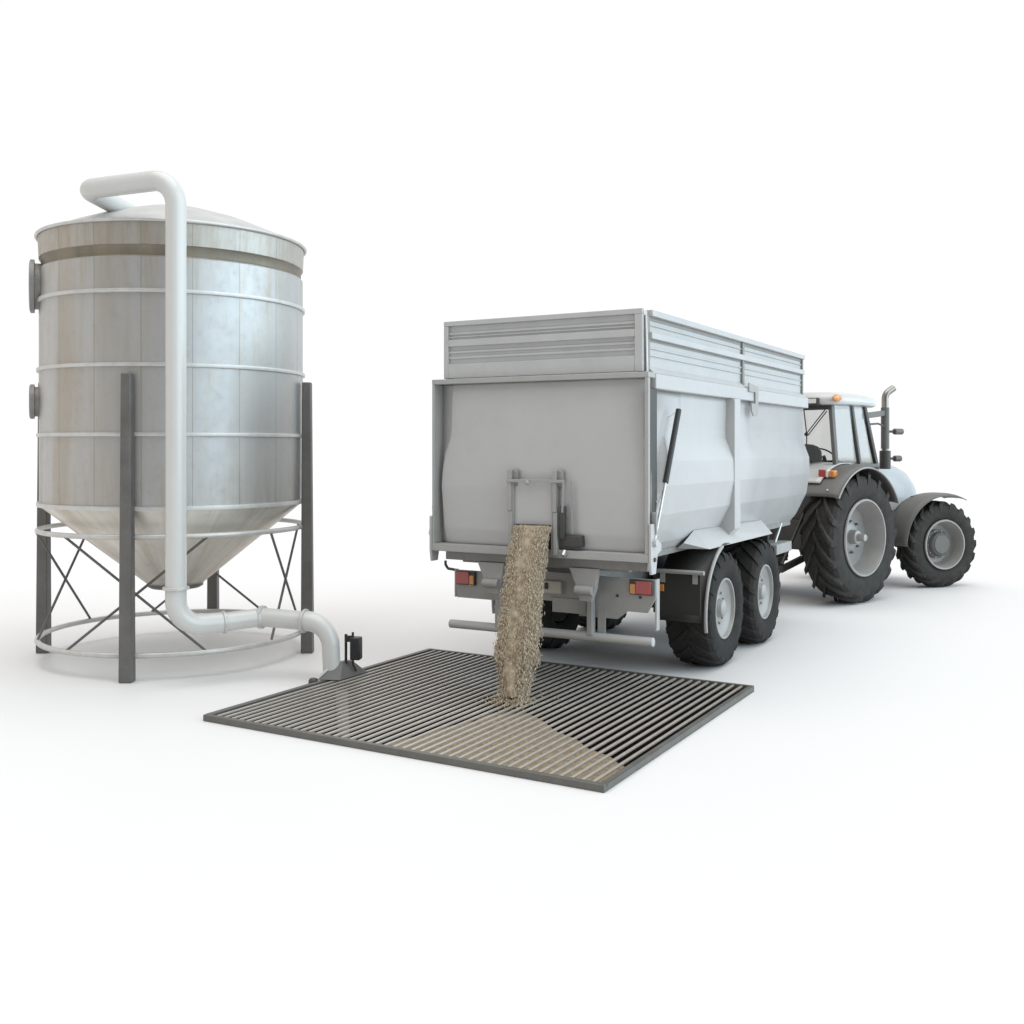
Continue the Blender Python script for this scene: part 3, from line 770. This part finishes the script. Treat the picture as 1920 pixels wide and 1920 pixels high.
# rear fenders
for sd in (1, -1):
    rows = []
    for k in range(33):
        a = R(28 + 116 * k / 32); row = []
        for j in range(10):
            f_ = j / 9; x = sd * (.42 + .80 * f_)
            rad = 1.075 - .045 * max(0, (f_ - .8) / .2) ** 1.4
            yy = rad * math.cos(a); z = RZ + rad * math.sin(a)
            row.append((x, yy * (1.0 if yy > 0 else .92), z - .01))
        rows.append(row)
    fd = MB().grid(rows).build('rear_fender', M['fender'], tt, solid=.016, angle=60)
    rows = []
    for k in range(25):                    # pale upper skin beside the cab
        a = R(66 + 66 * k / 24); row = []
        wd = .86 - .28 * max(0, (80 - math.degrees(a)) / 20)
        for j in range(6):
            f_ = j / 5; x = sd * (.40 + (wd - .40) * f_); rad = 1.10 - .012 * f_
            yy = rad * math.cos(a)
            row.append((x, yy * (1.0 if yy > 0 else .95), RZ + rad * math.sin(a)))
        rows.append(row)
    MB().grid(rows).build('fender_top', M['trac'], tt, solid=.012, angle=60)
    lip = []
    for k in range(33):
        a = R(28 + 116 * k / 32); yy = 1.035 * math.cos(a); lip.append((sd * 1.218, yy * (1 if yy > 0 else .92), RZ - .008 + 1.035 * math.sin(a)))
    MB().tube(lip, .011, 8).build('fender_lip', M['tframe'], tt)
    lc = empty('fender_light', (0, 0, 0), 0, tt)
    a = R(121); yb = -1.11 * .5 ; 
    c0 = Vector((sd * .87, 1.09 * math.cos(R(122)) * .95, RZ + 1.09 * math.sin(R(122)) + .01))
    MB().box(c0.x - .10, c0.x + .02, c0.y - .05, c0.y + .03, c0.z - .05, c0.z + .07).build('red_lens', M['red'], lc, bevel=.015)
    MB().box(c0.x + .022, c0.x + .065, c0.y - .05, c0.y + .03, c0.z - .045, c0.z + .065).build('white_lens', M['white'], lc, bevel=.012)
    MB().box(c0.x + .067, c0.x + .16, c0.y - .045, c0.y + .06, c0.z - .045, c0.z + .06).build('amber_lens', M['amber'], lc, bevel=.02)
    for x, an in ((.62, 139), (1.02, 139)):
        aa = R(an); MB().ball((sd * x, 1.085 * math.cos(aa) * .92, RZ + 1.085 * math.sin(aa)), .018, n=6).build('fender_bolt', M['steel'], tt)
# cab
cab = empty('cab', (0, 0, 0), 0, tt)
CX = .80
def pillar(sd, yb, yt, w, zb=2.02, zt=2.97, xb=CX, xt=CX - .03, m='fender'):
    MB().bar((sd * xb, yb, zb), (sd * xt, yt, zt), w, .06, up=(1, 0, 0)).build('pillar', M[m], cab, bevel=.012)
for sd in (1, -1):
    pillar(sd, -.17, -.25, .085); pillar(sd, .50, .30, .06); pillar(sd, 1.02, .66, .075, zb=1.95, m='dark')
q = MB()
q.prism([(-.17, 2.06), (.93, 2.03), (.62, 2.95), (-.24, 2.95)], CX - .022, CX - .014, 'YZ').prism([(-.17, 2.06), (.93, 2.03), (.62, 2.95), (-.24, 2.95)], -CX + .014, -CX + .022, 'YZ')
q.add([(-CX + .04, -.205, 2.06), (CX - .04, -.205, 2.06), (CX - .04, -.26, 2.95), (-CX + .04, -.26, 2.95)], [(0, 1, 2, 3)])
q.add([(-CX + .04, .98, 2.03), (CX - .04, .98, 2.03), (CX - .06, .64, 2.95), (-CX + .06, .64, 2.95)], [(0, 1, 2, 3)])
q.build('window', M['glass'], cab, smooth=False, fixn=False)
MB().box(-.80, .80, -.29, -.22, 2.865, 2.955).build('window_header', M['dark'], cab, bevel=.01)
MB().box(-.82, .82, -.22, .98, 1.15, 1.985).build('cab_body', M['dark'], cab, bevel=.05)
MB().box(-.82, .84, -.24, 1.0, 1.986, 2.05).build('sill', M['fender'], cab, bevel=.015)
# rounded roof
rows = []
def sup(t, n): 
    c_, s_ = math.cos(t), math.sin(t)
    return (abs(c_) ** (2 / n) * (1 if c_ >= 0 else -1), abs(s_) ** (2 / n) * (1 if s_ >= 0 else -1))
yc, ly, lx = .27, .76, .93
for (z, k_) in ((2.93, .93), (2.945, .985), (2.98, 1.0), (3.03, .99), (3.075, .955), (3.11, .88), (3.135, .74), (3.148, .5), (3.152, .001)):
    row = []
    for i in range(65):
        a, b_ = sup(2 * PI * i / 64, 5)
        yv = yc + b_ * ly * k_
        row.append((a * lx * k_, yv, z - .05 * max(0, (yv - .3)) ** 1.3 * (1 if z > 2.95 else .6)))
    rows.append(row)
rf = MB().grid(rows); rf.f.append(tuple(range(64))[::-1]); rf.build('roof', M['trac'], cab, angle=45)
MB().box(-.80, .70, -.485, -.30, 2.925, 3.035).build('lamp_recess', M['dark'], cab, bevel=.012)
for x0 in (-.72, -.2, .30, .52):
    MB().box(x0, x0 + .15, -.495, -.484, 2.955, 3.02).build('work_lamp', M['white'], cab, bevel=.012)
for sd in (1, -1):
    MB().ball((sd * .895, -.30, 3.03), .10, (.30, 1.1, .55)).build('beacon', M['amber'], cab)
    MB().ball((sd * .912, -.24, 3.035), .06, (.3, 1.0, .6)).build('beacon_lens', M['amber'], cab)
# wiper on the rear window and seat behind it
MB().tube([(.33, -.285, 2.87), (.36, -.255, 2.50), (.355, -.25, 2.33)], .009, 8).bar((.36, -.275, 2.50), (.70, -.30, 2.86), .012, .012).bar((.39, -.275, 2.48), (.73, -.30, 2.84), .012, .012).ball((.365, -.28, 2.50), .028).build('wiper', M['black'], cab)
q = MB()
rows = []
for z, w_, d_ in ((1.95, .26, .10), (2.1, .27, .10), (2.24, .26, .09), (2.31, .21, .075), (2.345, .12, .05), (2.355, .01, .01)):
    rows.append([(a * w_ , .28 + b_ * d_, z) for a, b_ in (sup(2 * PI * i / 32, 3.2) for i in range(33))])
q.grid(rows); q.box(-.26, .26, .3, .75, 1.92, 2.03)
q.build('seat', M['seat'], cab, angle=50)
MB().tube([(-.02, .95, 1.95), (-.02, .82, 2.16)], .03, 12).build('steering_column', M['dark'], cab)
MB().lathe([(.18 + .013 * math.cos(2 * PI * k / 8), .013 * math.sin(2 * PI * k / 8)) for k in range(8)], 32, closed=True).build('steering_wheel', M['black'], cab, loc=(-.02, .81, 2.18), rot=(R(-35), 0, 0))
MB().prism([(.05, 2.02), (.45, 2.02), (.32, 2.14), (.20, 2.42), (.14, 2.45), (.12, 2.40)], -.30, -.24).build('window_stay', M['fender'], cab, loc=(0, .05, 0), bevel=.01)
# bonnet
rows = []
for y, zt, w_ in ((.95, 2.09, .40), (1.5, 2.08, .41), (2.1, 2.06, .41), (2.6, 2.0, .405), (2.9, 1.91, .395), (3.1, 1.77, .375), (3.22, 1.58, .35), (3.28, 1.35, .33), (3.28, 1.1, .32)):
    row = []
    for i in range(17):
        t = PI * i / 16; a, b_ = sup(t, 4.2)
        row.append((a * w_, y, .95 + (zt - .95) * b_))
    rows.append(row)
MB().grid(rows).build('bonnet', M['bonnet'], tt, angle=50, solid=.01)
MB().box(-.30, .30, 3.18, 3.25, .95, 1.35).build('grille', M['dark'], tt, bevel=.02)
q = MB().box(-.34, .34, -.35, 1.1, .75, 1.2).box(-.28, .28, 1.1, 3.15, .62, 1.25).box(-.2, .2, 3.1, 3.5, .6, .95)
q.tube([(-.8, 0, RZ), (.8, 0, RZ)], .16, 20).tube([(-.85, 2.66, FR), (.85, 2.66, FR)], .10, 16)
q.build('driveline', M['dark'], tt, bevel=.02)
MB().box(.36, .72, .62, 1.55, .62, 1.2).build('fuel_tank', M['dark'], tt, bevel=.06)
MB().bar((.78, 1.42, .70), (.78, 1.42, 1.22), .03, .03).bar((.70, 1.36, .66), (.70, 1.36, 1.2), .03, .03).build('step_rail', M['tframe'], tt)
q = MB().bar((.32, -.3, .62), (.36, -.95, .50), .07, .09).bar((-.32, -.3, .62), (-.36, -.95, .50), .07, .09).bar((0, -.3, .60), (0, -.95, .56), .12, .06)
q.bar((.30, -.2, 1.35), (.37, -.92, .58), .035, .035).bar((-.30, -.2, 1.35), (-.37, -.92, .58), .035, .035).build('linkage', M['dark'], tt, bevel=.006)
MB().tube([(.02, -.9, .6), (.02, -.9, .72)], .03, 12).build('hitch_pin', M['dark'], tt)
# exhaust with its stays and lamps
ex = empty('exhaust', (0, 0, 0), 0, tt)
EX, EY = .53, 1.75
MB().tube([(EX, EY, 1.95), (EX, EY, 2.25)], .088, 20).build('exhaust_base', M['dark'], ex, bevel=.01)
MB().tube(fillet([(EX, EY, 2.2), (EX, EY, 3.17), (EX + .06, EY + .16, 3.27)], .14), .056, 20).build('stack', M['chrome'], ex)
MB().tube([(EX, EY, 2.28), (EX, EY, 2.95)], .066, 20).build('heat_shield', M['fender'], ex)
MB().bar((.70, .78, 2.79), (EX, EY - .02, 2.86), .05, .09).build('grab_rail', M['fender'], ex, bevel=.01)
MB().tube([(.72, .86, 2.66), (.66, 1.3, 2.68), (EX, EY, 2.64)], .016, 10).build('stay', M['dark'], ex)
for z, l in ((2.56, .17), (2.12, .12)):
    MB().tube([(EX + .04, EY + .04, z), (EX + .10, EY + .20, z)], .02, 10).build('lamp_arm', M['dark'], ex)
    MB().tube([(EX + .08, EY + .14, z), (EX + .13, EY + .14 + l, z)], .05, 16).build('front_lamp', M['hub'], ex, bevel=.012)

# ------------------------------------------------------------------ light
W = bpy.data.worlds.new('World'); scene.world = W; W.use_nodes = True
nt = W.node_tree; N, Lk = nt.nodes, nt.links
bg = N['Background']
tc = N.new('ShaderNodeTexCoord'); sp = N.new('ShaderNodeSeparateXYZ'); Lk.new(tc.outputs['Generated'], sp.inputs[0])
def mr(v, a, b, c=0., d=1., smooth=True):
    n = N.new('ShaderNodeMapRange'); n.interpolation_type = 'SMOOTHSTEP' if smooth else 'LINEAR'
    for i, x in zip((1, 2, 3, 4), (a, b, c, d)): n.inputs[i].default_value = x
    Lk.new(v, n.inputs[0]); return n.outputs[0]
def mixc(fv, a, b):
    n = N.new('ShaderNodeMix'); n.data_type = 'RGBA'; Lk.new(fv, n.inputs[0])
    for i, v in ((6, a), (7, b)):
        if isinstance(v, tuple): n.inputs[i].default_value = (*v, 1)
        else: Lk.new(v, n.inputs[i])
    return n.outputs[2]
c_ = mixc(mr(sp.outputs[1], .82, .40), (1.03, 1.03, 1.03), (.26, .256, .25))       # dim studio behind the camera
c_ = mixc(mr(sp.outputs[0], .52, .80), c_, (1.32, 1.55, 1.72))                          # cool wall to the right
c_ = mixc(mr(sp.outputs[0], -.62, -.92), c_, (.95, .91, .85))                       # warm wall to the left
c_ = mixc(mr(sp.outputs[2], .41, .58), c_, (.80, .79, .78))                          # big soft ceiling light
Lk.new(c_, bg.inputs['Color']); bg.inputs['Strength'].default_value = 1.0
def sun(name, strength, ang, direction, color):
    L = bpy.data.lights.new(name, 'SUN'); L.energy = strength; L.angle = R(ang); L.color = color
    o = bpy.data.objects.new(name, L); col.objects.link(o)
    o.rotation_euler = Vector(direction).to_track_quat('-Z', 'Y').to_euler(); return o
sun('overhead_light', 1.75, 62, (.02, .10, -1.2), (1.0, .985, .96))
sun('side_light', 2.5, 80, (-.90, .36, -.15), (.68, .89, 1.0))

# ------------------------------------------------------------------ camera
cam = bpy.data.cameras.new('camera'); co = bpy.data.objects.new('camera', cam); col.objects.link(co)
co.location = (0, 0, 2.3); co.rotation_euler = (R(90), 0, 0)
cam.sensor_width = 36; cam.lens = 36 * 1963.5 / 1920
cam.shift_y = -(960 - 839.06) / 1920
cam.clip_end = 600; cam.clip_start = .05
scene.camera = co
scene.render.engine = 'CYCLES'
scene.cycles.use_denoising = True
scene.cycles.max_bounces = 8
scene.view_settings.view_transform = 'Standard'; scene.view_settings.look = 'None'
scene.view_settings.exposure = 0; scene.view_settings.gamma = 1
scene.view_settings.use_curve_mapping = False
